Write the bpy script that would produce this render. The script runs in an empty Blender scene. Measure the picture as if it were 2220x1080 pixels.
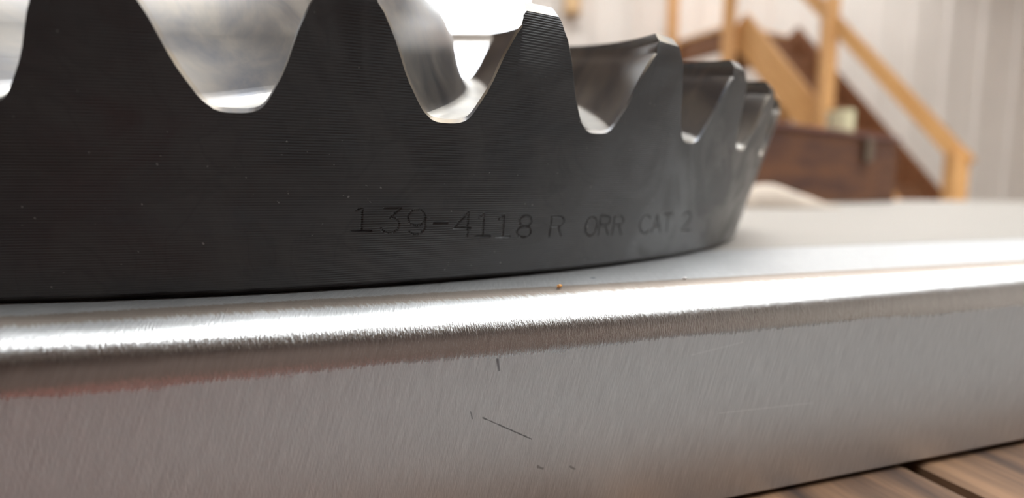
import bpy, bmesh, math, random
import numpy as np
from mathutils import Vector, Matrix

# ---------------------------------------------------------------- frame, camera
U = 0.02                    # working unit: camera height above the steel bar (20 mm)
Z0 = 0.93                   # height of the bar's top face
F, PITCH = 1160.0, 0.104    # focal length in pixels of the 2220 px wide frame
sc = bpy.context.scene
C = sc.collection
R = math.radians
random.seed(4)

def W(x, y, z):             # working units (camera above origin, y ahead, z=0 bar top) -> metres
    return Vector((x*U, y*U, Z0 + z*U))

def ray(px, py):            # direction of a photo pixel
    a, b = (px-1110)/F, (540-py)/F
    c, s = math.cos(PITCH), math.sin(PITCH)
    return Vector((a, c + s*b, -s + c*b))
CAM = W(0, 0, 1)
def at(px, py, depth):      # point on a pixel's ray at a given distance ahead
    d = ray(px, py)
    return CAM + d*(depth/d.y)
def on_z(px, py, z):        # point on a pixel's ray at a given height
    d = ray(px, py)
    return CAM + d*((z-CAM.z)/d.z)

cam = bpy.data.cameras.new('camera')
co = bpy.data.objects.new('camera', cam); C.objects.link(co)
co.location = CAM
co.rotation_euler = (math.pi/2 - PITCH, 0, 0)
cam.sensor_fit = 'HORIZONTAL'; cam.sensor_width = 36
cam.lens = F/2220*36
cam.clip_start = 0.005; cam.clip_end = 100
cam.dof.use_dof = True
cam.dof.focus_distance = 0.105
cam.dof.aperture_fstop = 6.8
sc.camera = co

# ---------------------------------------------------------------- world, exposure
w = bpy.data.worlds.new('world'); sc.world = w; w.use_nodes = True
bg = w.node_tree.nodes['Background']
bg.inputs['Color'].default_value = (0.92, 0.96, 1.0, 1)
bg.inputs['Strength'].default_value = 9.0
sc.view_settings.view_transform = 'Standard'
sc.view_settings.look = 'None'
sc.view_settings.gamma = 1
sc.view_settings.use_curve_mapping = False
sc.view_settings.exposure = 0.0
LAMP = 14.0                 # emission of the added ceiling light diffusers

# ---------------------------------------------------------------- materials
def mat(name):
    m = bpy.data.materials.new(name); m.use_nodes = True
    nt = m.node_tree
    return m, nt, nt.nodes['Principled BSDF']
def nd(nt, kind, ins=None, **kw):
    n = nt.nodes.new('ShaderNode'+kind)
    for k, v in kw.items(): setattr(n, k, v)
    for k, v in (ins or {}).items():
        if hasattr(v, 'is_output') or isinstance(v, bpy.types.NodeSocket): nt.links.new(v, n.inputs[k])
        else: n.inputs[k].default_value = v
    return n
def math_(nt, op, a, b=0.0, c=None):
    ins = {0: a, 1: b}
    if c is not None: ins[2] = c
    return nd(nt, 'Math', ins, operation=op).outputs[0]
def ramp(nt, fac, stops):
    r = nd(nt, 'ValToRGB', {'Fac': fac})
    el = r.color_ramp.elements
    while len(el) < len(stops): el.new(0.5)
    for e, (p, c) in zip(el, stops):
        e.position = p
        e.color = (c, c, c, 1) if not isinstance(c, tuple) else (*c, 1)
    return r.outputs['Color']
def mapping(nt, vec, scale=(1,1,1), rot=(0,0,0)):
    return nd(nt, 'Mapping', {'Vector': vec, 'Scale': scale, 'Rotation': rot}).outputs[0]
def noise(nt, vec, scale, detail=4, rough=0.55, dist=0.0):
    return nd(nt, 'TexNoise', {'Vector': vec, 'Scale': scale, 'Detail': detail, 'Roughness': rough, 'Distortion': dist}).outputs['Fac']
def mixc(nt, fac, a, b):
    n = nd(nt, 'Mix', data_type='RGBA')
    for k, v in ((0, fac), (6, a), (7, b)):
        if isinstance(v, bpy.types.NodeSocket): nt.links.new(v, n.inputs[k])
        else: n.inputs[k].default_value = (*v, 1) if isinstance(v, tuple) else v
    return n.outputs[2]
def simple(name, col, rough=0.6, metal=0.0, var=0.15, scale=20, bump=0.0):
    m, nt, b = mat(name)
    pos = nd(nt, 'TexCoord').outputs['Object']
    n = noise(nt, pos, scale)
    c2 = tuple(max(0, x*(1-var*2)) for x in col)
    nt.links.new(mixc(nt, ramp(nt, n, [(.3, 0), (.7, 1)]), c2, col), b.inputs['Base Color'])
    b.inputs['Roughness'].default_value = rough
    b.inputs['Metallic'].default_value = metal
    if bump:
        bp = nd(nt, 'Bump', {'Strength': bump, 'Distance': 0.002, 'Height': n})
        nt.links.new(bp.outputs[0], b.inputs['Normal'])
    return m
def emit(name, col, s):
    m, nt, b = mat(name)
    b.inputs['Base Color'].default_value = (.8, .8, .8, 1)
    b.inputs['Emission Color'].default_value = (*col, 1)
    b.inputs['Emission Strength'].default_value = s
    return m
def wood(name, c1, c2, scale=6.0, axis=0, rough=0.6, stretch=14):
    m, nt, b = mat(name)
    pos = nd(nt, 'TexCoord').outputs['Object']
    s = [stretch]*3; s[axis] = 1.0
    n = noise(nt, mapping(nt, pos, tuple(s)), scale, 6, .6, .4)
    nt.links.new(mixc(nt, ramp(nt, n, [(.35, 0), (.65, 1)]), c1, c2), b.inputs['Base Color'])
    b.inputs['Roughness'].default_value = rough
    bp = nd(nt, 'Bump', {'Strength': .25, 'Distance': .002, 'Height': n})
    nt.links.new(bp.outputs[0], b.inputs['Normal'])
    return m

def black_steel():
    m, nt, b = mat('blackened_steel')
    pos = nd(nt, 'NewGeometry').outputs['Position']
    obj = nd(nt, 'TexCoord').outputs['Object']
    # turned tool marks: fine rings at constant height
    sep = nd(nt, 'SeparateXYZ', {0: obj}).outputs
    ph = math_(nt, 'ADD', math_(nt, 'MULTIPLY', sep[2], 2*math.pi/0.00049),
               math_(nt, 'MULTIPLY', noise(nt, mapping(nt, pos, (1,1,4)), 60, 2), 3.0))
    wav = math_(nt, 'SINE', ph)
    msk = ramp(nt, noise(nt, mapping(nt, pos, (1,1,2.5)), 28, 3), [(.35, .12), (.68, 1)])
    fine = noise(nt, mapping(nt, pos, (1,1,40)), 120, 3)
    h = math_(nt, 'ADD', math_(nt, 'MULTIPLY', wav, msk), math_(nt, 'MULTIPLY', fine, 1.0))
    bp = nd(nt, 'Bump', {'Strength': .5, 'Distance': .00008, 'Height': h})
    nt.links.new(bp.outputs[0], b.inputs['Normal'])
    # oily smudges
    sm = noise(nt, pos, 42, 5, .6, 1.6)
    ring = ramp(nt, noise(nt, pos, 30, 3, .5, 2.0), [(.50, 0), (.525, 1), (.55, 0)])
    sm2 = noise(nt, pos, 15, 3, .5, .6)
    spk = ramp(nt, noise(nt, pos, 900, 2, .5), [(.74, 0), (.78, 1)])
    c = mixc(nt, ramp(nt, sm, [(.35, 0), (.62, 1)]), (.0065, .0045, .005), (.021, .0185, .0175))
    c = mixc(nt, math_(nt, 'MULTIPLY', ring, .5), c, (.006, .005, .005))
    c = mixc(nt, spk, c, (.16, .15, .14))
    nt.links.new(c, b.inputs['Base Color'])
    r = math_(nt, 'ADD', math_(nt, 'MULTIPLY', ramp(nt, sm, [(.42, 0), (.56, 1)]), .18),
              math_(nt, 'ADD', math_(nt, 'MULTIPLY', sm2, .12), .24))
    nt.links.new(r, b.inputs['Roughness'])
    b.inputs['IOR'].default_value = 1.52
    return m
def machined_steel(name, c1, c2, rough, lines=False, strength=.25):
    m, nt, b = mat(name)
    pos = nd(nt, 'NewGeometry').outputs['Position']
    if lines:        # cutter marks running along the tooth
        fa = nd(nt, 'Attribute', attribute_name='face_map').outputs['Vector']
        n = noise(nt, mapping(nt, fa, (1, .05, 1)), 1100, 4, .6)
        n = math_(nt, 'ADD', n, math_(nt, 'MULTIPLY', noise(nt, mapping(nt, fa, (.3, 1, 1)), 900, 3), .4))
    else: n = noise(nt, pos, 700, 4, .6)
    s = noise(nt, pos, 60, 4, .6, .8)
    nt.links.new(mixc(nt, ramp(nt, s, [(.36, 0), (.62, 1)]), c1, c2), b.inputs['Base Color'])
    nt.links.new(math_(nt, 'ADD', math_(nt, 'MULTIPLY', s, .25), rough-.12), b.inputs['Roughness'])
    b.inputs['Metallic'].default_value = 1
    bp = nd(nt, 'Bump', {'Strength': strength, 'Distance': .00006, 'Height': n})
    nt.links.new(bp.outputs[0], b.inputs['Normal'])
    return m

M = {}
M['black'] = black_steel()
M['flank'] = machined_steel('machined_tooth_flank', (.165, .165, .175), (.275, .248, .220), .36, True)
M['cham'] = machined_steel('ground_chamfer', (.16, .165, .18), (.27, .225, .175), .42, False, .4)
M['floor'] = machined_steel('milled_tooth_root', (.46, .44, .41), (.58, .55, .50), .42, True)
M['root'] = machined_steel('turned_back', (.30, .29, .28), (.42, .41, .40), .4)

# ---------------------------------------------------------------- mesh helpers
def link(o, parent=None):
    C.objects.link(o)
    if parent is not None: o.parent = parent
    return o
def mesh_obj(name, verts, faces, mats, parent=None, mi=None, smooth=None):
    me = bpy.data.meshes.new(name)
    me.from_pydata([tuple(v) for v in verts], [], faces)
    for m in (mats if isinstance(mats, (list, tuple)) else [mats]): me.materials.append(m)
    if mi is not None: me.polygons.foreach_set('material_index', mi)
    me.update()
    if smooth is not None:
        me.shade_smooth()
        me.set_sharp_from_angle(angle=R(smooth))
    return link(bpy.data.objects.new(name, me), parent)
def tag(o, label=None, cat=None, group=None, kind=None):
    if label: o['label'] = label
    if cat: o['category'] = cat
    if group: o['group'] = group
    if kind: o['kind'] = kind
    return o
def empty(name, loc=(0,0,0), rot=(0,0,0)):
    o = bpy.data.objects.new(name, None); o.location = loc; o.rotation_euler = rot
    o.empty_display_size = .05
    return link(o)
def bm_obj(name, bm, m, parent=None, smooth=None):
    me = bpy.data.meshes.new(name); bmesh.ops.recalc_face_normals(bm, faces=bm.faces); bm.to_mesh(me); bm.free()
    for x in (m if isinstance(m, (list, tuple)) else [m]): me.materials.append(x)
    if smooth is not None:
        me.shade_smooth(); me.set_sharp_from_angle(angle=R(smooth))
    return link(bpy.data.objects.new(name, me), parent)
def box_bm(bm, c, s, rot=None, bev=0.0):
    r = bmesh.ops.create_cube(bm, size=1)
    vs = r['verts']
    bmesh.ops.scale(bm, vec=s, verts=vs)
    if bev:
        es = list({e for v in vs for e in v.link_edges})
        g = bmesh.ops.bevel(bm, geom=es, offset=bev, segments=2, affect='EDGES', profile=.6)
        vs = list({v for f in g['faces'] for v in f.verts} | {v for v in vs if v.is_valid})
    if rot is not None: bmesh.ops.transform(bm, matrix=rot, verts=vs)
    bmesh.ops.translate(bm, vec=c, verts=vs)
    return vs
def box(name, c, s, m, parent=None, bev=0.0, rot=None):
    bm = bmesh.new(); box_bm(bm, c, s, rot, bev)
    return bm_obj(name, bm, m, parent)
def beam(name, a, b, wd, ht, m, parent=None, up=Vector((0,0,1)), bev=.004):
    """rectangular bar from a to b; wd across, ht along 'up'"""
    a, b = Vector(a), Vector(b); d = (b-a); L = d.length; x = d.normalized()
    y = up.cross(x).normalized(); z = x.cross(y)
    rot = Matrix((x, y, z)).transposed().to_4x4()
    bm = bmesh.new(); box_bm(bm, (0,0,0), (L, wd, ht), None, bev)
    o = bm_obj(name, bm, m, parent)
    o.matrix_local = Matrix.Translation((a+b)/2) @ rot
    return o

# ================================================================ THE ROOM
def room():
    X0, X1, Y0, Y1, H = -5.0, 6.6, -3.6, 6.6, 4.6
    conc = simple('concrete', (.43, .44, .44), .55, 0, .08, 3, .1)
    ceil = simple('ceiling_paint', (.56, .43, .35), .8, 0, .08, 2)
    brown = wood('brown_board', (.155, .105, .085), (.22, .15, .12), 3, 2)
    white = simple('white_sheet_metal', (.84, .75, .67), .5, 0, .03, 2)
    trim = simple('white_trim', (.62, .55, .48), .5, 0, .05, 6)
    tag(box('floor', ((X0+X1)/2, (Y0+Y1)/2, -.05), (X1-X0+.4, Y1-Y0+.4, .1), conc), kind='structure')
    tag(box('ceiling', ((X0+X1)/2, (Y0+Y1)/2, H+.05), (X1-X0+.4, Y1-Y0+.4, .1), ceil), kind='structure')
    tag(box('wall_front', ((X0+X1)/2, Y0-.1, H/2), (X1-X0+.4, .2, H), brown), kind='structure')
    tag(box('wall_left', (X0-.1, (Y0+Y1)/2, H/2), (.2, Y1-Y0, H), brown), kind='structure')
    tag(box('wall_right', (X1+.1, (Y0+Y1)/2, H/2), (.2, Y1-Y0, H), white), kind='structure')
    # back wall with a window opening
    a = at(926, 186, Y1); b = at(1150, -150, Y1)
    wx0, wz0, wx1, wz1 = a.x, a.z, b.x, b.z
    bm = bmesh.new()
    for (x0, x1, z0, z1) in ((X0, wx0, 0, H), (wx1, X1, 0, H), (wx0, wx1, 0, wz0), (wx0, wx1, wz1, H)):
        box_bm(bm, ((x0+x1)/2, Y1+.1, (z0+z1)/2), (x1-x0, .2, z1-z0))
    wall = tag(bm_obj('wall_back', bm, white), kind='structure')
    # ribbed metal cladding sheets
    pw = 1.26; x = wx1 + .05
    def sheet(x0, x1, z0, z1):
        prof = []; n = 3; p = (x1-x0)/n
        for i in range(n):
            s = x0 + i*p
            prof += [(s, 0), (s+.60*p, 0), (s+.68*p, .03), (s+.86*p, .03), (s+.94*p, 0)]
        prof.append((x1, 0))
        vs = [(px, Y1-.012-d, z) for z in (z0, z1) for px, d in prof]
        k = len(prof)
        mesh_obj('wall_panel', vs, [(i, i+1, k+i+1, k+i) for i in range(k-1)], white, wall)
    while x < X1-.05:
        sheet(x, min(x+pw-.006, X1-.01), .02, H-.02); x += pw
    x = wx0 - .05
    while x > X0+.05:
        sheet(max(x-pw+.006, X0+.01), x, .02, H-.02); x -= pw
    sheet(wx0-.04, wx1+.04, .02, wz0-.05)
    # window: frame, rail between an upper and a lower pane
    win = empty('window_1', ((wx0+wx1)/2, Y1+.02, wz0)); tag(win, kind='structure')
    cx = 0; hw = (wx1-wx0)/2; hh = wz1-wz0
    m1 = at(1040, 98, Y1).z - wz0; m2 = at(1040, 66, Y1).z - wz0
    gl, nt, bs = mat('window_glass')
    bs.inputs['Base Color'].default_value = (1,1,1,1); bs.inputs['Roughness'].default_value = 0
    bs.inputs['Alpha'].default_value = .08
    fr = .05
    box('window_frame', (-hw+fr/2, 0, hh/2), (fr, .1, hh), trim, win)
    box('window_frame', (hw-fr/2, 0, hh/2), (fr, .1, hh), trim, win)
    box('window_sill', (0, -.03, -.02), (2*hw+.1, .16, .04), trim, win)
    box('window_frame', (0, 0, hh-fr/2), (2*hw, .1, fr), trim, win)
    box('window_rail', (0, -.01, (m1+m2)/2), (2*hw-2*fr, .09, m2-m1), trim, win)
    box('pane', (0, .02, m1/2), (2*hw-2*fr, .004, m1), gl, win)
    box('pane', (0, .02, (m2+hh-fr)/2), (2*hw-2*fr, .004, hh-fr-m2), gl, win)
    # ceiling lights out of view: LED battens added over the bench for the bar's reflections
    hous = simple('lamp_housing', (.7, .7, .7), .4, 0, .05)
    dif = emit('lamp_diffuser', (.93, .975, 1.0), LAMP)
    proto = empty('added_ceiling_light')
    bm = bmesh.new(); box_bm(bm, (0,0,.045), (1.5, .34, .05), None, .008); bm_obj('housing', bm, hous, proto)
    bm = bmesh.new(); box_bm(bm, (0,0,.01), (1.44, .30, .03), None, .008); bm_obj('diffuser', bm, dif, proto)
    for s in (-.55, .55):
        bm = bmesh.new(); box_bm(bm, (s, 0, .07+.35), (.012, .012, .70)); bm_obj('hanger', bm, hous, proto)
    spots = [(xx, yy) for yy in (-.95, -.45, .05, .55, 1.05, 1.55) for xx in (.05, 1.85, 3.65)]
    wall_wash = [(.6, 5.55), (2.4, 5.55), (4.2, 5.55)]; spots += wall_wash  # unseen battens added only to brighten the back wall
    kids = list(proto.children)
    for i, (xx, yy) in enumerate(spots):
        if i == 0: o = proto
        else:
            o = proto.copy(); C.objects.link(o)
            for k in kids:
                c = k.copy(); C.objects.link(c); c.parent = o
        o.location = (xx, yy, H-.77)
        if (xx, yy) in wall_wash: tag(o, 'unseen long white LED batten light added to brighten the ribbed wall above the staircase', 'ceiling light', 'added LED battens brightening the ribbed wall')
        else: tag(o, 'long white LED batten light hanging unseen over the bench, added for reflections in the bar', 'ceiling light', 'added LED battens over the bench')
room()

# ================================================================ BEVEL GEAR
GX, GY, RB, K = -6.0978, 16.6725, 12.027, 0.3006
ZS, ZR, ZT, PH = 2.6421, 1.7225, 2.9024, 0.4493
NT = 42; DP = 2*math.pi/NT
ZM = ZT - .115                       # lower edge of the bright tip chamfer
ZA = 2.25 + 12.7*.3                  # cone apex height
FW = .30                             # face width as a share of the cone distance
DZCUT = .10
def heel_r(z):
    if z < .072: return RB + K*.072 - .10*(1 - z/.072)
    if z <= ZS: return RB + K*z
    if z <= ZM: return RB + K*ZS - .012 + .02*(z-ZS)
    return RB + K*ZS - .012 + .02*(ZM-ZS) - (z-ZM)*.75
# half thickness of the tooth (share of the pitch) against height above the root
HW = [(0, .5), (0, .475), (.003, .450), (.011, .424), (.025, .403), (.045, .387), (.07, .374), (.10, .362), (.15, .345), (.21, .326),
      (.30, .298), (.41, .271), (.53, .247), (.65, .222), (.76, .193), (.86, .166), (ZS-ZR, .140),
      (1.02, .121), (ZM-ZR, .102), (1.15, .094), (ZT-ZR, .084)]
def spiral(v): return .19*(1.22*v - .22*v*v)
def gear_pt(tfrac, z, v, r=None):
    """point of the gear in its own frame: tfrac in pitches from a tooth centre, z at the heel, v along the face"""
    r = heel_r(z) if r is None else r
    s = 1 - FW*v
    t = tfrac*DP + spiral(v)
    rr, zz = r*s, ZA + (z-ZA)*s
    return (rr*math.sin(t)*U, -rr*math.cos(t)*U, zz*U)
# profile of one pitch, gap centre -> tooth -> gap centre: (t, z, chamfer weight)
prof = []
for dz, hw in HW: prof.append((-hw, ZR+dz, 1.0 if dz < .9 else max(0, 1-(dz-.9)/.1)))
land = 4
for i in range(1, land): prof.append((-HW[-1][1] + 2*HW[-1][1]*i/land, ZT, 0))
for dz, hw in reversed(HW): prof.append((hw, ZR+dz, max(0.06, 1-dz/.03) if dz < .03 else .06))
prof = np.array(prof)
def chamfered(c):
    """profile moved into the material by c where the heel edge is bevelled"""
    P = prof.copy(); arc = 12.6*DP
    d = np.gradient(prof[:, 0])*arc; e = np.gradient(prof[:, 1])
    L = np.hypot(d, e); nx, nz = e/L, -d/L      # into material
    P[:, 0] += nx*c*prof[:, 2]/arc
    P[:, 1] += nz*c*prof[:, 2]
    P[0, 0], P[-1, 0] = -.5, .5
    P[0, 1] = P[-1, 1] = ZR - c
    return P
heelP = chamfered(.034)
VC = .034/(FW*13.0)
VS = [VC] + [VC + (1-VC)*i/12 for i in range(1, 13)]
icut = [i for i in range(len(prof)) if prof[i, 1] >= ZR + DZCUT - 1e-6]
i0, i1 = icut[0], icut[-1]
n = len(prof)

# text stamped on the rim: high-resolution patch of the heel cone between these bounds
def cone_hit(px, py):
    d = ray(px, py); o = np.array([0, 0, 1.0]); d = np.array(d)
    lo, hi = 2.0, 16.0
    def g(s):
        p = o + d*s
        return math.hypot(p[0]-GX, p[1]-GY) - (RB + K*p[2])
    s = lo
    while g(s) > 0 and s < hi: s += .01
    a, b = s-.01, s
    for _ in range(40):
        m_ = (a+b)/2
        if g(m_) > 0: a = m_
        else: b = m_
    p = o + d*b
    return math.atan2(p[0]-GX, -(p[1]-GY)), p[2]
TXT = [('1', 763, 806, 448, 501, 3), ('3', 823, 869, 450, 505, 3), ('9', 882, 923, 454, 508, 3), ('-', 940, 970, 457, 510, 0),
       ('4', 984, 1021, 459, 512, 3), ('1', 1032, 1064, 463, 512, 3), ('1', 1076, 1107, 466, 513, 3), ('8', 1120, 1153, 467, 514, 4),
       ('R', 1192, 1222, 469, 513, 7), ('O', 1268, 1294, 469, 511, 6), ('R', 1298, 1322, 468, 509, 6), ('R', 1328, 1351, 468, 509, 6),
       ('C', 1385, 1410, 466, 506, 5), ('A', 1414, 1433, 465, 504, 4), ('T', 1437, 1456, 463, 502, 4), ('2', 1478, 1498, 460, 499, 4)]
def arc(cx, cy, rx, ry, a0, a1, k=14):
    return [(cx+rx*math.cos(R(a0+(a1-a0)*i/k)), cy+ry*math.sin(R(a0+(a1-a0)*i/k))) for i in range(k+1)]
GL = {'1': [[(.0, 0), (1, 0)], [(.5, 0), (.5, 1)], [(.5, 1), (.12, .8)]],
      '3': [[(.2, 1), (1, 1)], [(.95, .96), (.5, .62)], [(.5, .62)] + arc(.48, .31, .44, .31, 78, -160)],
      '9': [arc(.5, .68, .46, .32, 0, 360, 22), arc(.5, .33, .46, .33, 0, -140), [(.96, .33), (.96, .68)]],
      '-': [[(0, .5), (1, .5)]],
      '4': [[(.82, 0), (.82, 1)], [(.82, 1), (0, .33)], [(0, .33), (1, .33)]],
      '8': [arc(.55, .75, .4, .25, 0, 360, 20), arc(.5, .25, .46, .25, 0, 360, 20)],
      'R': [[(.05, 0), (.05, 1)], [(.05, 1), (.6, 1)], arc(.6, .76, .34, .24, 90, -90), [(.05, .52), (.6, .52)], [(.55, .52), (.95, 0)]],
      'O': [arc(.5, .5, .46, .5, 0, 360, 26)],
      'C': [arc(.55, .5, .48, .5, 40, 320, 22)],
      'A': [[(0, 0), (.5, 1)], [(.5, 1), (1, 0)], [(.2, .36), (.8, .36)]],
      'T': [[(.5, 0), (.5, 1)], [(0, 1), (1, 1)]],
      '2': [arc(.5, .72, .45, .28, 160, -40), [(.84, .54), (.02, 0)], [(.02, 0), (1, 0)]]}
def build_gear():
    root = empty('bevel_gear', W(GX, GY, 0))
    tag(root, 'large black steel ring gear with stamped rim, lying teeth up on the steel bar', 'gear')
    ta, _ = cone_hit(742, 480); tb, _ = cone_hit(1522, 480)
    z_lo = .36; z_hi = .86
    t_of = lambda tf, k: PH + DP*(k+.5) + tf*DP
    # snap the patch to column boundaries
    cols = []
    for k in range(-3, 8):
        for i in range(n-1): cols.append(t_of(heelP[i, 0], k))
    cols = sorted(cols)
    pa = max(c for c in cols if c <= ta); pb = min(c for c in cols if c >= tb)
    # ---- ring body
    V, Fc, MI = [], [], []
    idx = {}; FM = []; cur = [(0, 0)]
    arcs = [0]
    for a, b in zip(prof[:-1], prof[1:]): arcs.append(arcs[-1] + math.hypot((b[0]-a[0])*DP*12.6, b[1]-a[1]))
    def v_(p):
        key = (round(p[0]*1e7), round(p[1]*1e7), round(p[2]*1e7))
        if key not in idx: idx[key] = len(V); V.append(p); FM.append(cur[0])
        return idx[key]
    def q(ps, mi, uvs=None):
        ids = []
        for j_, p in enumerate(ps):
            cur[0] = (uvs[j_][0]*U, uvs[j_][1]*FW*13*U) if uvs else (0, 0)
            i = v_(p)
            if uvs: FM[i] = cur[0]
            if i not in ids: ids.append(i)
        if len(ids) > 2: Fc.append(ids); MI.append(mi)
    zcut = ZR + DZCUT
    RI, ZI, RBORE = 8.15, 1.25, 6.2
    def pol(t, r, z): return (r*math.sin(t)*U, -r*math.cos(t)*U, z*U)
    for k in range(NT):
        base = (k+.5)*DP + PH
        def P(tf, z, v, r=None):
            x, y, zz = gear_pt(tf, z, v, r)
            c, s = math.cos(base), math.sin(base)
            return (x*c - y*s, x*s + y*c, zz)
        for i in range(n-1):
            A, B = heelP[i], heelP[i+1]
            tl, tr = base + A[0]*DP, base + B[0]*DP
            zl, zr = min(A[1], heelP[i0, 1]), min(B[1], heelP[i0, 1])
            tooth = i0 <= i < i1
            if tooth: zl = heelP[i0, 1] + (heelP[i1, 1]-heelP[i0, 1])*(A[0]-heelP[i0, 0])/(heelP[i1, 0]-heelP[i0, 0]); zr = heelP[i0, 1] + (heelP[i1, 1]-heelP[i0, 1])*(B[0]-heelP[i0, 0])/(heelP[i1, 0]-heelP[i0, 0])
            elif i >= i1: zl = A[1]; zr = B[1]
            tw = ((tl+tr)/2 + math.pi) % (2*math.pi) - math.pi
            inp = pa < tw < pb
            lv = [0, .072, z_lo, z_hi]
            for a, b in zip(lv[:-1], lv[1:]):
                if inp and a == z_lo: continue
                q([P(A[0], a, 0), P(B[0], a, 0), P(B[0], b, 0), P(A[0], b, 0)], 0)
            q([P(A[0], z_hi, 0), P(B[0], z_hi, 0), P(B[0], zr, 0), P(A[0], zl, 0)], 0)
            # underside and bore
            q([pol(tl, RBORE, 0), pol(tr, RBORE, 0), P(B[0], 0, 0), P(A[0], 0, 0)], 3)
            if not tooth:
                a, b = prof[i], prof[i+1]
                q([P(A[0], zl, 0), P(B[0], zr, 0), P(b[0], b[1], VC, heel_r(b[1])), P(a[0], a[1], VC, heel_r(a[1]))], 2)
                for va, vb in zip(VS[:-1], VS[1:]):
                    q([P(a[0], a[1], va), P(b[0], b[1], va), P(b[0], b[1], vb), P(a[0], a[1], vb)], 4 if max(a[1], b[1]) < ZR+.05 else 1, [(arcs[i], va), (arcs[i+1], va), (arcs[i+1], vb), (arcs[i], vb)])
                ta_, tb_ = a, b
            else:
                zc = lambda tt: prof[i0, 1] + (prof[i1, 1]-prof[i0, 1])*(tt-prof[i0, 0])/(prof[i1, 0]-prof[i0, 0])
                ta_ = (prof[i][0], zc(prof[i][0])); tb_ = (prof[i+1][0], zc(prof[i+1][0]))
            # toe side down to the flange
            e1, e2 = P(ta_[0], ta_[1], 1), P(tb_[0], tb_[1], 1)
            t1, t2 = math.atan2(e1[0], -e1[1]), math.atan2(e2[0], -e2[1])
            q([e1, e2, pol(t2, RI, ZI), pol(t1, RI, ZI)], 3)
            q([pol(t1, RI, ZI), pol(t2, RI, ZI), pol(t2, RBORE, ZI), pol(t1, RBORE, ZI)], 3)
            q([pol(t1, RBORE, ZI), pol(t2, RBORE, ZI), pol(t2, RBORE, 0), pol(t1, RBORE, 0)], 3)
    mats = [M['black'], M['flank'], M['cham'], M['root'], M['floor']]
    body = mesh_obj('ring_body', V, Fc, mats, root, MI, 28)
    def store(o):
        at_ = o.data.attributes.new('face_map', 'FLOAT2', 'POINT')
        at_.data.foreach_set('vector', np.array(FM, dtype=np.float32).ravel())
    store(body)
    # ---- one tooth, shared by all
    V, Fc, MI = [], [], []; idx.clear(); FM.clear()
    for i in range(i0, i1):
        A, B = heelP[i], heelP[i+1]; a, b = prof[i], prof[i+1]
        rows = lambda z: [heelP[i0, 1], min(z, ZS), min(z, ZM), z]
        zb = lambda tt: heelP[i0, 1] + (heelP[i1, 1]-heelP[i0, 1])*(tt-heelP[i0, 0])/(heelP[i1, 0]-heelP[i0, 0])
        ra, rb = rows(A[1]), rows(B[1]); ra[0] = zb(A[0]); rb[0] = zb(B[0])
        for j in range(3):
            eps = 1e-6 if j else 0
            lo = lambda z: heel_r(z + 1e-6) if False else heel_r(z)
            q([gear_pt(A[0], ra[j], 0), gear_pt(B[0], rb[j], 0), gear_pt(B[0], rb[j+1], 0), gear_pt(A[0], ra[j+1], 0)], 2 if j == 2 else 0)
        q([gear_pt(A[0], A[1], 0), gear_pt(B[0], B[1], 0), gear_pt(b[0], b[1], VC), gear_pt(a[0], a[1], VC)], 2)
        for va, vb in zip(VS[:-1], VS[1:]):
            q([gear_pt(a[0], a[1], va), gear_pt(b[0], b[1], va), gear_pt(b[0], b[1], vb), gear_pt(a[0], a[1], vb)], 1, [(arcs[i], va), (arcs[i+1], va), (arcs[i+1], vb), (arcs[i], vb)])
        zt = lambda tt: prof[i0, 1] + (prof[i1, 1]-prof[i0, 1])*(tt-prof[i0, 0])/(prof[i1, 0]-prof[i0, 0])
        q([gear_pt(a[0], a[1], 1), gear_pt(b[0], b[1], 1), gear_pt(b[0], zt(b[0]), 1), gear_pt(a[0], zt(a[0]), 1)], 3)
    t0 = mesh_obj('tooth', V, Fc, mats, root, MI, 28)
    store(t0)
    for k in range(NT):
        o = t0 if k == 0 else t0.copy()
        if k: C.objects.link(o); o.parent = root
        o.rotation_euler = (0, 0, PH + DP*(k+.5))
    # ---- stamped number
    step = .0046
    nx = int((pb-pa)*12.2/step); nz = int((z_hi-z_lo)/step)
    ts = np.linspace(pa, pb, nx+1); zs = np.linspace(z_lo, z_hi, nz+1)
    D = np.zeros((nz+1, nx+1))
    rng = np.random.default_rng(3)
    def pit(t, z, rad, dep):
        i = (t-pa)/(pb-pa)*nx; j = (z-z_lo)/(z_hi-z_lo)*nz
        wn = 8
        ia, ib, ja, jb = max(1, int(i)-wn), min(nx, int(i)+wn), max(1, int(j)-wn), min(nz, int(j)+wn)
        if ia >= ib or ja >= jb: return
        dx = (ts[ia:ib]-t)*12.2; dz = zs[ja:jb]-z
        r2 = dx[None, :]**2 + dz[:, None]**2
        D[ja:jb, ia:ib] = np.maximum(D[ja:jb, ia:ib], dep*np.exp(-r2/(2*rad*rad)))
    for ch, x0, x1, y0, y1, lean in TXT:
        for st in GL[ch]:
            pts = [cone_hit(x0 + sx*(x1-x0) + lean*(sy-.5), y1 + sy*(y0-y1)) for sx, sy in st]
            horiz = len(st) == 2 and abs(st[0][1]-st[1][1]) < .05
            sp = .005 if horiz else .0235
            carry = 0
            for (ta1, za1), (tb1, zb1) in zip(pts[:-1], pts[1:]):
                L = math.hypot((tb1-ta1)*12.2, zb1-za1)
                s = carry
                while s < L:
                    u_ = s/L
                    jt = (rng.random()-.5)*.005 if not horiz else 0
                    pit(ta1+(tb1-ta1)*u_ + jt/12.2, za1+(zb1-za1)*u_, 0.0066 if not horiz else .0064, (.016 if horiz else .012+.006*rng.random()))
                    s += sp
                carry = s - L
    cn = math.cos(math.atan(K)); sn = math.sin(math.atan(K))
    T, Z = np.meshgrid(ts, zs)
    RR = RB + K*Z - D*cn; ZZ = Z + D*sn
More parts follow.
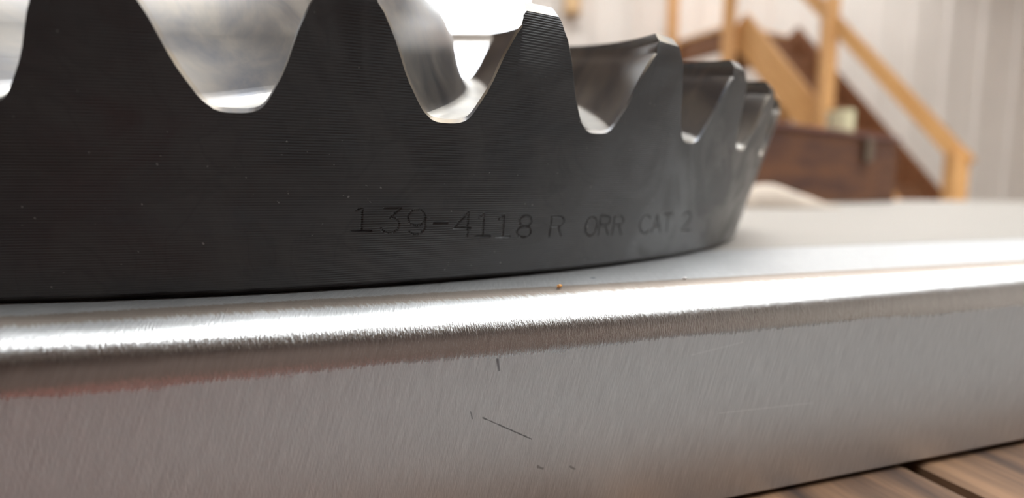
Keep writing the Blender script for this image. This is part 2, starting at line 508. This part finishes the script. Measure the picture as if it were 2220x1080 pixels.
    verts = np.stack([RR*np.sin(T), -RR*np.cos(T), ZZ], -1).reshape(-1, 3)*U
    I = np.arange((nz+1)*(nx+1)).reshape(nz+1, nx+1)
    faces = np.stack([I[:-1, :-1], I[:-1, 1:], I[1:, 1:], I[1:, :-1]], -1).reshape(-1, 4)
    me = bpy.data.meshes.new('stamped_part_number')
    me.from_pydata(verts.tolist(), [], faces.tolist())
    me.materials.append(M['black']); me.shade_smooth(); me.update()
    o = link(bpy.data.objects.new('stamped_part_number', me), root)
    tag(o, 'dot stamped number 139-4118 R ORR on the black rim')
build_gear()

# ================================================================ STEEL BAR
BA = on_z(390, 665, Z0); BB = on_z(1830, 586, Z0)       # line where the top face starts to round over
BD = (BB-BA).normalized(); BANG = math.atan2(BD.y, BD.x)
FR, BT, BWID = .55*U, 2.49*U, 3.3*U
def bar_uv(px, py):          # photo pixel -> (along, around) on the bar's front face
    nrm = Vector((BD.y, -BD.x, 0)); d = ray(px, py)
    s = ((BA + nrm*FR - CAM).dot(nrm))/d.dot(nrm)
    p = CAM + d*s
    return (p-BA).dot(BD), FR*math.pi/2 + (Z0-FR-p.z)
def steel_bar():
    m, nt, b = mat('brushed_steel')
    uv = nd(nt, 'UVMap').outputs[0]
    rotv = nd(nt, 'VectorRotate', {'Vector': uv, 'Angle': R(-17)}, rotation_type='Z_AXIS').outputs[0]
    s1 = noise(nt, mapping(nt, rotv, (1, .055, 1)), 2600, 4, .62)
    s2 = noise(nt, mapping(nt, uv, (1, .10, 1)), 1500, 3, .6)
    rotw = nd(nt, 'VectorRotate', {'Vector': uv, 'Angle': R(28)}, rotation_type='Z_AXIS').outputs[0]
    s3 = noise(nt, mapping(nt, rotw, (1, .02, 1)), 1800, 2, .5)
    low = noise(nt, uv, 55, 3, .5, .5)
    h = math_(nt, 'ADD', math_(nt, 'ADD', s1, math_(nt, 'MULTIPLY', s2, .7)), math_(nt, 'MULTIPLY', s3, .35))
    bp = nd(nt, 'Bump', {'Strength': .55, 'Distance': .00005, 'Height': h})
    s4 = noise(nt, mapping(nt, uv, (1, .16, 1)), 3800, 3, .65)
    bp = nd(nt, 'Bump', {'Strength': .8, 'Distance': .00011, 'Height': s4, 'Normal': bp.outputs[0]})
    bp2 = nd(nt, 'Bump', {'Strength': .3, 'Distance': .0004, 'Height': low, 'Normal': bp.outputs[0]})
    nt.links.new(bp2.outputs[0], b.inputs['Normal'])
    col = mixc(nt, ramp(nt, s1, [(.3, 0), (.7, 1)]), (.50, .495, .49), (.64, .635, .625))
    # scratches and scuffs with a shape of their own
    sx = nd(nt, 'SeparateXYZ', {0: uv}).outputs
    def seg(p, q_, wd):
        (x1, y1), (x2, y2) = p, q_
        dx, dy = x2-x1, y2-y1; L2 = dx*dx+dy*dy
        ax = math_(nt, 'SUBTRACT', sx[0], x1); ay = math_(nt, 'SUBTRACT', sx[1], y1)
        t = math_(nt, 'DIVIDE', math_(nt, 'ADD', math_(nt, 'MULTIPLY', ax, dx), math_(nt, 'MULTIPLY', ay, dy)), L2)
        t = nd(nt, 'Clamp', {0: t}).outputs[0]
        ex = math_(nt, 'SUBTRACT', ax, math_(nt, 'MULTIPLY', t, dx)); ey = math_(nt, 'SUBTRACT', ay, math_(nt, 'MULTIPLY', t, dy))
        d = math_(nt, 'SQRT', math_(nt, 'ADD', math_(nt, 'MULTIPLY', ex, ex), math_(nt, 'MULTIPLY', ey, ey)))
        d = math_(nt, 'ADD', d, math_(nt, 'MULTIPLY', math_(nt, 'SUBTRACT', s2, .5), wd*2.2))
        return nd(nt, 'MapRange', {0: d, 1: wd*.35, 2: wd*1.25, 3: 1.0, 4: 0.0}).outputs[0]
    for p, q_, wd, c, f_ in ((( 1047, 906), (1152, 952), .00016, (.10, .10, .10), .8), ((1020, 893), (1024, 908), .00012, (.12, .12, .12), .7),
                         ((1079, 780), (1082, 803), .00028, (.13, .12, .13), .8), ((1560, 896), (1760, 874), .0002, (.85, .84, .82), .25),
                         ((1500, 770), (1610, 742), .0002, (.85, .84, .82), .2), ((1166, 1012), (1176, 1016), .0003, (.2, .19, .18), .7),
                         ((1236, 1012), (1246, 1017), .0003, (.2, .19, .18), .7)):
        col = mixc(nt, math_(nt, 'MULTIPLY', seg(bar_uv(*p), bar_uv(*q_), wd), f_), col, c)
    # brownish tint where the top face turns into the rounded edge
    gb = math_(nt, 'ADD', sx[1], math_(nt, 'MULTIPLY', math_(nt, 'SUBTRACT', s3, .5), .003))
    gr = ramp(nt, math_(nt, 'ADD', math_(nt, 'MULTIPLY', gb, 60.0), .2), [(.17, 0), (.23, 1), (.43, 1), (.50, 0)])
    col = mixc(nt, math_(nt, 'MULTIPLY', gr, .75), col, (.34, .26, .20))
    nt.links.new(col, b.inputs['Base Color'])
    b.inputs['Metallic'].default_value = 1
    # finish: ground flats are matt, the rounded edge is polished (ragged border along the grinding scratches)
    vj = math_(nt, 'ADD', sx[1], math_(nt, 'MULTIPLY', math_(nt, 'SUBTRACT', s1, .5), .0035))
    vj = math_(nt, 'ADD', vj, math_(nt, 'MULTIPLY', math_(nt, 'SUBTRACT', noise(nt, uv, 35, 2), .5), .004))
    topm = nd(nt, 'MapRange', {0: vj, 1: .0042, 2: .0088, 3: 1.0, 4: 0.0}).outputs[0]
    frm = nd(nt, 'MapRange', {0: vj, 1: FR*math.pi/2-.0006, 2: FR*math.pi/2, 3: 0.0, 4: 1.0}).outputs[0]
    ro = math_(nt, 'ADD', math_(nt, 'MULTIPLY', s1, .10), .13)
    ro = math_(nt, 'ADD', ro, math_(nt, 'MULTIPLY', topm, .36))
    ro = math_(nt, 'ADD', ro, math_(nt, 'MULTIPLY', frm, .30))
    nt.links.new(ro, b.inputs['Roughness'])
    # cross section: y=0 at the top tangent line, -FR = front face
    prof_ = []
    yb = BWID - FR
    k = 22
    prof_.append((-FR+.001, -BT)); prof_.append((-FR, -BT+.001))
    for i in range(1, 6): prof_.append((-FR, -BT + (BT-FR)*i/6))
    for i in range(k+1):
        a = math.pi - (math.pi/2)*i/k
        prof_.append((FR*math.cos(a), -FR + FR*math.sin(a)))
    for i in range(1, 4): prof_.append((yb-.004 - (yb-.004)*(1-i/4), 0))
    for i in range(7):
        a = math.pi/2 - (math.pi/2)*i/6
        prof_.append((yb-.004+.004*math.cos(a), -.004+.004*math.sin(a)))
    prof_.append((yb, -BT+.001)); prof_.append((yb-.001, -BT))
    # arc length measured from the start of the rounding at the top, growing down the front
    top_i = 7 + k
    cum = [0]
    for a, b_ in zip(prof_[:-1], prof_[1:]): cum.append(cum[-1] + math.dist(a, b_))
    per = [cum[top_i] - c for c in cum]
    xs = [-.34 + i*.02 for i in range(44)]
    V = [(x, y, z) for x in xs for y, z in prof_]
    np_ = len(prof_)
    Fc = []
    for i in range(len(xs)-1):
        for j in range(np_-1):
            Fc.append((i*np_+j, (i+1)*np_+j, (i+1)*np_+j+1, i*np_+j+1))
        Fc.append((i*np_+np_-1, (i+1)*np_+np_-1, (i+1)*np_, i*np_))
    Fc.append(tuple(range(np_-1, -1, -1))); Fc.append(tuple((len(xs)-1)*np_ + j for j in range(np_)))
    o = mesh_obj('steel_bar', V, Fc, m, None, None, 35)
    me = o.data
    bm = bmesh.new(); bm.from_mesh(me); bmesh.ops.recalc_face_normals(bm, faces=bm.faces); bm.to_mesh(me); bm.free()
    ul = me.uv_layers.new(name='UVMap')
    for l in me.loops:
        i, j = divmod(l.vertex_index, np_)
        ul.data[l.index].uv = (xs[i], per[j])
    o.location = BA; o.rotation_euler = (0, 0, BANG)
    tag(o, 'brushed steel bar with rounded front edge under the black gear', 'steel bar')
steel_bar()

# ================================================================ BENCH
def bench():
    zt = Z0 - BT
    root = empty('workbench', (BA.x, BA.y, 0), (0, 0, BANG))
    tag(root, 'long wooden plank workbench carrying the steel bar and the beige board', 'workbench')
    wd = wood('bench_wood', (.03, .012, .006), (.22, .115, .055), 9, 1, .7, 9)
    x0, x1 = -.86, 1.76; yf, yb = -FR-.026, 1.58
    x = x0; i = 0
    while x < x1-.05:
        wv = .088 + .012*((i*37) % 5)/4
        bm = bmesh.new(); box_bm(bm, (0, 0, 0), (wv-.004, yb-yf, .04), None, .003)
        o = bm_obj('plank', bm, wd, root); o.location = (x+wv/2, (yf+yb)/2, zt-.02 - .0006*((i*13) % 3)); x += wv; i += 1
    fr = wood('bench_frame_wood', (.20, .12, .06), (.42, .28, .16), 5, 0, .7, 8)
    for y in (yf+.08, yb-.08):
        box('rail', ((x0+x1)/2, y, zt-.042-.06), (x1-x0-.1, .05, .12), fr, root, .004)
    for lx in (x0+.12, (x0+x1)/2, x1-.12):
        for y in (yf+.16, yb-.16):
            box('leg', (lx, y, (zt-.043)/2), (.09, .09, zt-.045), fr, root, .004)
    # beige board, level with the bar, behind it
    bd = simple('beige_board', (.36, .325, .285), .45, 0, .04, 8)
    ya, yc = BWID-FR+.0015, 1.5
    o = box('bench_board', (0, 0, 0), (2.3, yc-ya, BT-.0007), bd, None, .0012)
    n_ = Vector((-BD.y, BD.x, 0))
    c = BA + BD*.45 + n_*((ya+yc)/2)
    o.location = (c.x, c.y, zt+.0004+(BT-.0007)/2); o.rotation_euler = (0, 0, BANG)
    tag(o, 'thick smooth beige board on the bench behind the steel bar', 'board')
bench()

# ================================================================ THINGS ON THE BENCH
def bench_things():
    # brown steel chest
    d1 = at(1690, 265, .98); d2 = at(1830, 283, 1.11)
    dx = Vector((d2.x-d1.x, d2.y-d1.y, 0)).normalized(); ang = math.atan2(dx.y, dx.x)
    p0 = Vector((d1.x, d1.y, 0)) - dx*.13
    Hc = d1.z - Z0
    root = empty('storage_chest', (p0.x, p0.y, Z0), (0, 0, ang))
    tag(root, 'reddish brown wooden chest with a flat lid on the beige board', 'chest')
    br = wood('chest_wood', (.045, .011, .004), (.13, .045, .011), 7, 0, .75, 6)
    lidm = simple('chest_lid', (.15, .055, .045), .4, 0, .15, 12)
    metal = simple('chest_metal', (.25, .2, .15), .4, 1, .1, 30)
    L, D = .62, .34
    box('body', (L/2, D/2, (Hc-.010)/2), (L, D, Hc-.010), br, root, .004)
    box('lid', (L/2, D/2, Hc-.005), (L+.010, D+.010, .0095), lidm, root, .003)
    for s in (.46,):
        box('latch', (s, -.006, Hc-.035), (.03, .010, .05), metal, root, .002)
    # folded cloth in front of the chest
    c0 = on_z(1610, 452, Z0); 
    cl = simple('beige_cloth', (.52, .43, .35), .9, 0, .08, 60, .3)
    cl_d = .70
    xa, xb = at(1580, 440, cl_d).x, at(1850, 440, cl_d).x
    nx_, ny_ = 48, 30
    V = []; 
    for layer in range(2):
        for j in range(ny_+1):
            for i in range(nx_+1):
                u_, v_ = i/nx_, j/ny_
                s = 1/(1+math.exp((u_-.72)*11))
                h = .0030 + .0275*s*(1-.12*u_)
                h *= 1 + .07*math.sin(u_*17+v_*5) + .05*math.sin(v_*19-u_*6)
                q1 = min(1, min(v_, 1-v_)/.16); q2 = min(1, u_/.10)
                edge = math.sqrt(max(0, 1-(1-q1)**2))*math.sqrt(max(0, 1-(1-q2)**2))
                h = .0008 + h*(.10+.90*edge)
                x = xa + (xb-xa)*u_ + .004*math.sin(v_*9); y = cl_d + .16*v_ + .02*u_ + .005*math.sin(u_*8)
                V.append((x, y, Z0 + (h if layer == 0 else .0003)))
    S = (nx_+1)*(ny_+1); Fc = []
    for j in range(ny_):
        for i in range(nx_):
            a = j*(nx_+1)+i
            Fc.append((a, a+1, a+nx_+2, a+nx_+1)); Fc.append((S+a+nx_+1, S+a+nx_+2, S+a+1, S+a))
    for j in range(ny_):
        for i in (0, nx_):
            a = j*(nx_+1)+i; Fc.append((a, a+nx_+1, S+a+nx_+1, S+a))
    for i in range(nx_):
        for j in (0, ny_):
            a = j*(nx_+1)+i; Fc.append((a, a+1, S+a+1, S+a))
    bm = bmesh.new(); vs = [bm.verts.new(v) for v in V]
    for f in Fc: bm.faces.new([vs[i] for i in f])
    tag(bm_obj('folded_cloth', bm, cl, None, 60), 'soft folded beige cloth lying in front of the brown chest', 'cloth')
    # roll of tape on the lid
    tp = at(1822, 240, 1.17)
    crm = simple('cream_tape', (.72, .66, .42), .6, 0, .05, 40)
    core = simple('card_core', (.40, .28, .16), .8, 0, .1, 40)
    rt = empty('tape_roll', (tp.x, tp.y, d1.z)); tag(rt, 'small cream roll of tape standing on the lid of the brown chest', 'tape roll')
    def ring(name, ro, ri, h, m):
        k = 40; V = []
        for a in range(k):
            t = 2*math.pi*a/k
            for r_, z in ((ro, 0), (ro, h), (ri, h), (ri, 0)): V.append((r_*math.cos(t), r_*math.sin(t), z))
        Fc = [(a*4+j, ((a+1) % k)*4+j, ((a+1) % k)*4+(j+1) % 4, a*4+(j+1) % 4) for a in range(k) for j in range(4)]
        mesh_obj(name, V, Fc, m, rt, None, 40)
    ring('tape', .027, .0172, .048, crm); ring('core', .017, .0155, .048, core)
    # crumbs on the bar
    def crumb(px, py, s, m, label, name, cat, squash=(1, .7, .6)):
        p = on_z(px, py, Z0 + .0)
        bm = bmesh.new(); bmesh.ops.create_icosphere(bm, subdivisions=2, radius=s)
        rr = random.Random(px)
        for v in bm.verts: v.co = Vector((v.co.x*squash[0], v.co.y*squash[1], v.co.z*squash[2]))*(.8+.4*rr.random())
        lo = min(v.co.z for v in bm.verts)
        o = bm_obj(name, bm, m); o.location = (p.x, p.y, Z0 - lo - s*.05); o.rotation_euler = (0, 0, BANG)
        tag(o, label, cat)
    org = simple('orange_crumb', (.62, .30, .09), .6, 0, .1, 400)
    wht = simple('pale_crumb', (.75, .72, .70), .6, 0, .05, 400)
    gry = simple('dark_crumb', (.16, .18, .22), .6, 0, .1, 400)
    crumb(1213, 624, .00065, org, 'tiny orange wood crumb lying on the steel bar', 'wood_chip', 'wood chip', (1, .6, .6))
    crumb(1484, 606, .0006, wht, 'tiny white speck lying on the steel bar', 'white_speck', 'speck')
    crumb(1286, 603, .0006, gry, 'tiny flat dark grey fleck lying on the steel bar close to the gear', 'dark_fleck', 'fleck', (1.1, 1, .12))
bench_things()

# ================================================================ STAIRCASE
def staircase():
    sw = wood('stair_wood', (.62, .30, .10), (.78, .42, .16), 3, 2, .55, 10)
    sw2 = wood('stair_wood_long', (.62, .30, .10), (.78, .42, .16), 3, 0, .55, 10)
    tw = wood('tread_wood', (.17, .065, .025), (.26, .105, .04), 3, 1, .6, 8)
    a = R(60); up = Vector((-math.cos(a), math.sin(a), 0)); side = Vector((math.sin(a), math.cos(a), 0))
    slope = 1.25; rise = .25; run = rise/slope
    pm = at(1668, 141, 5.0)                       # middle of the near stringer
    z_top = at(1585, 58, 5.35).z                  # landing height
    n_up = (z_top - pm.z)/slope
    top = pm + up*n_up + Vector((0, 0, z_top-pm.z))
    bot = pm - up*(pm.z/slope) - Vector((0, 0, pm.z))
    root = empty('wooden_staircase', (bot.x, bot.y, 0))
    tag(root, 'steep wooden staircase with orange timber stringers, posts and handrail', 'staircase')
    off = Vector((bot.x, bot.y, 0))
    dirv = (top-bot).normalized(); nup = dirv.cross(side).normalized()
    if nup.z < 0: nup = -nup
    wid = .80
    def bb(name, p, q_, wd_, ht_, m, upv=Vector((0,0,1))): return beam(name, p-off, q_-off, wd_, ht_, m, root, upv)
    b_end = bot + dirv*.16
    for s in (0, wid):
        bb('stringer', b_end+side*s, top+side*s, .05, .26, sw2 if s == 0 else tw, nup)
    k = int(z_top/rise)
    for i in range(1, k+1):
        z = i*rise
        if z > z_top-.08: break
        p = bot + up*(z/slope) + Vector((0, 0, z))
        c0, c1 = p + side*.03 + up*.03, p + side*(wid-.03) + up*.03
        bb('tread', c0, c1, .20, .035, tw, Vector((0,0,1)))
        r0, r1 = p + side*.03 + up*.12 + Vector((0,0,.125)), p + side*(wid-.03) + up*.12 + Vector((0,0,.125))
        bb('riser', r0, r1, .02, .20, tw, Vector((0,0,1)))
    # landing
    Ld = .80
    for s in (-.02, wid+.02):
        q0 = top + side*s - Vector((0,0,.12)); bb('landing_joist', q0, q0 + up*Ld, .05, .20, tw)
    for i in range(6):
        q0 = top + up*(.07+i*.13) + Vector((0,0,.0)); bb('landing_board', q0 - side*.06, q0 + side*(wid+.06), .125, .03, sw2)
    # posts
    def post(p, ztop, zb=0.0, wd_=.10, m=sw):
        bb('post', Vector((p.x, p.y, zb)), Vector((p.x, p.y, ztop)), wd_, wd_, m, Vector((0, 1, 0)))
    p1 = top - side*.09 + up*.03; post(p1, z_top+1.1)
    p0 = top - side*.09 + up*(Ld-.05); post(p0, z_top+1.1)
    lowp = at(1785, 250, 4.72)
    # lower post on the near stringer line
    tt = 0.0
    best = min((abs((CAM.x - 0) + 0 - 0) + abs(((bot+dirv*s_*.01).x)/((bot+dirv*s_*.01).y) - (1783-1110)/F/math.cos(PITCH)), s_) for s_ in range(20, 330))
    q2 = bot + dirv*(best[1]*.01) - side*.09
    post(q2, q2.z + 1.12)
    q3 = bot + dirv*.30 - side*.09
    post(q3, q3.z + 1.0)
    # handrail with an intermediate rail
    h0 = bot + dirv*.10 - side*.09; h1 = p1
    bb('handrail', Vector((q3.x, q3.y, q3.z+.98)) - dirv*.1, Vector((p1.x, p1.y, z_top+1.0)), .05, .10, sw2, nup)
    bb('handrail', Vector((p1.x, p1.y, z_top+1.05)), Vector((p0.x, p0.y, z_top+1.05)), .05, .10, sw2)
    for s in (wid+.02,):
        post(top + side*s + up*(Ld-.05), z_top-.22); post(top + side*s + up*.03, z_top-.22)
staircase()

def wall_box():
    p = at(1222, 34, 6.5); q_ = at(1258, -60, 6.5)
    m = wood('box_wood', (.58, .36, .17), (.70, .46, .24), 4, 0)
    m2 = simple('box_metal', (.4, .4, .4), .4, 1)
    r = empty('wall_cabinet', ((p.x+q_.x)/2, 6.40, p.z)); tag(r, 'small pale wooden cabinet hung on the white ribbed wall', 'cabinet')
    w_, h_ = abs(q_.x-p.x), q_.z-p.z
    box('body', (0, .07, h_/2), (w_, .15, h_), m, r, .004)
    box('door', (0, -.015, h_/2), (w_-.02, .018, h_-.02), m, r, .004)
    box('knob', (w_/2-.04, -.034, h_/2), (.02, .02, .02), m2, r, .004)
wall_box()

def added_tool_cabinet():  # unseen cabinet, added so the bar's left end reflects a pinkish red
    red = simple('red_paint', (.58, .23, .18), .35, 0, .06, 8)
    dk = simple('cabinet_dark', (.03, .03, .03), .5)
    ch = simple('cabinet_handle', (.6, .6, .6), .3, 1)
    r = empty('added_tool_cabinet', (-.42, -1.6, 0)); tag(r, 'unseen red steel tool cabinet with drawers, added facing the bench to redden reflections in the bar', 'tool cabinet')
    box('body', (0, -.01, .50), (.86, .46, .76), red, r, .006)
    for i in range(5):
        d = box('drawer', (0, .225, .19+i*.152), (.80, .02, .142), red, r, .004)
        box('handle', (0, .245, .22+i*.152), (.5, .02, .018), ch, d, .004)
    for sx in (-.36, .36):
        for sy in (-.17, .17):
            bm = bmesh.new(); bmesh.ops.create_cone(bm, cap_ends=True, segments=20, radius1=.055, radius2=.055, depth=.035, matrix=Matrix.Translation((sx, sy, .055)) @ Matrix.Rotation(R(90), 4, 'Y'))
            bm_obj('caster', bm, dk, r, 40)
            box('caster_fork', (sx, sy, .105), (.05, .05, .04), dk, r)
added_tool_cabinet()
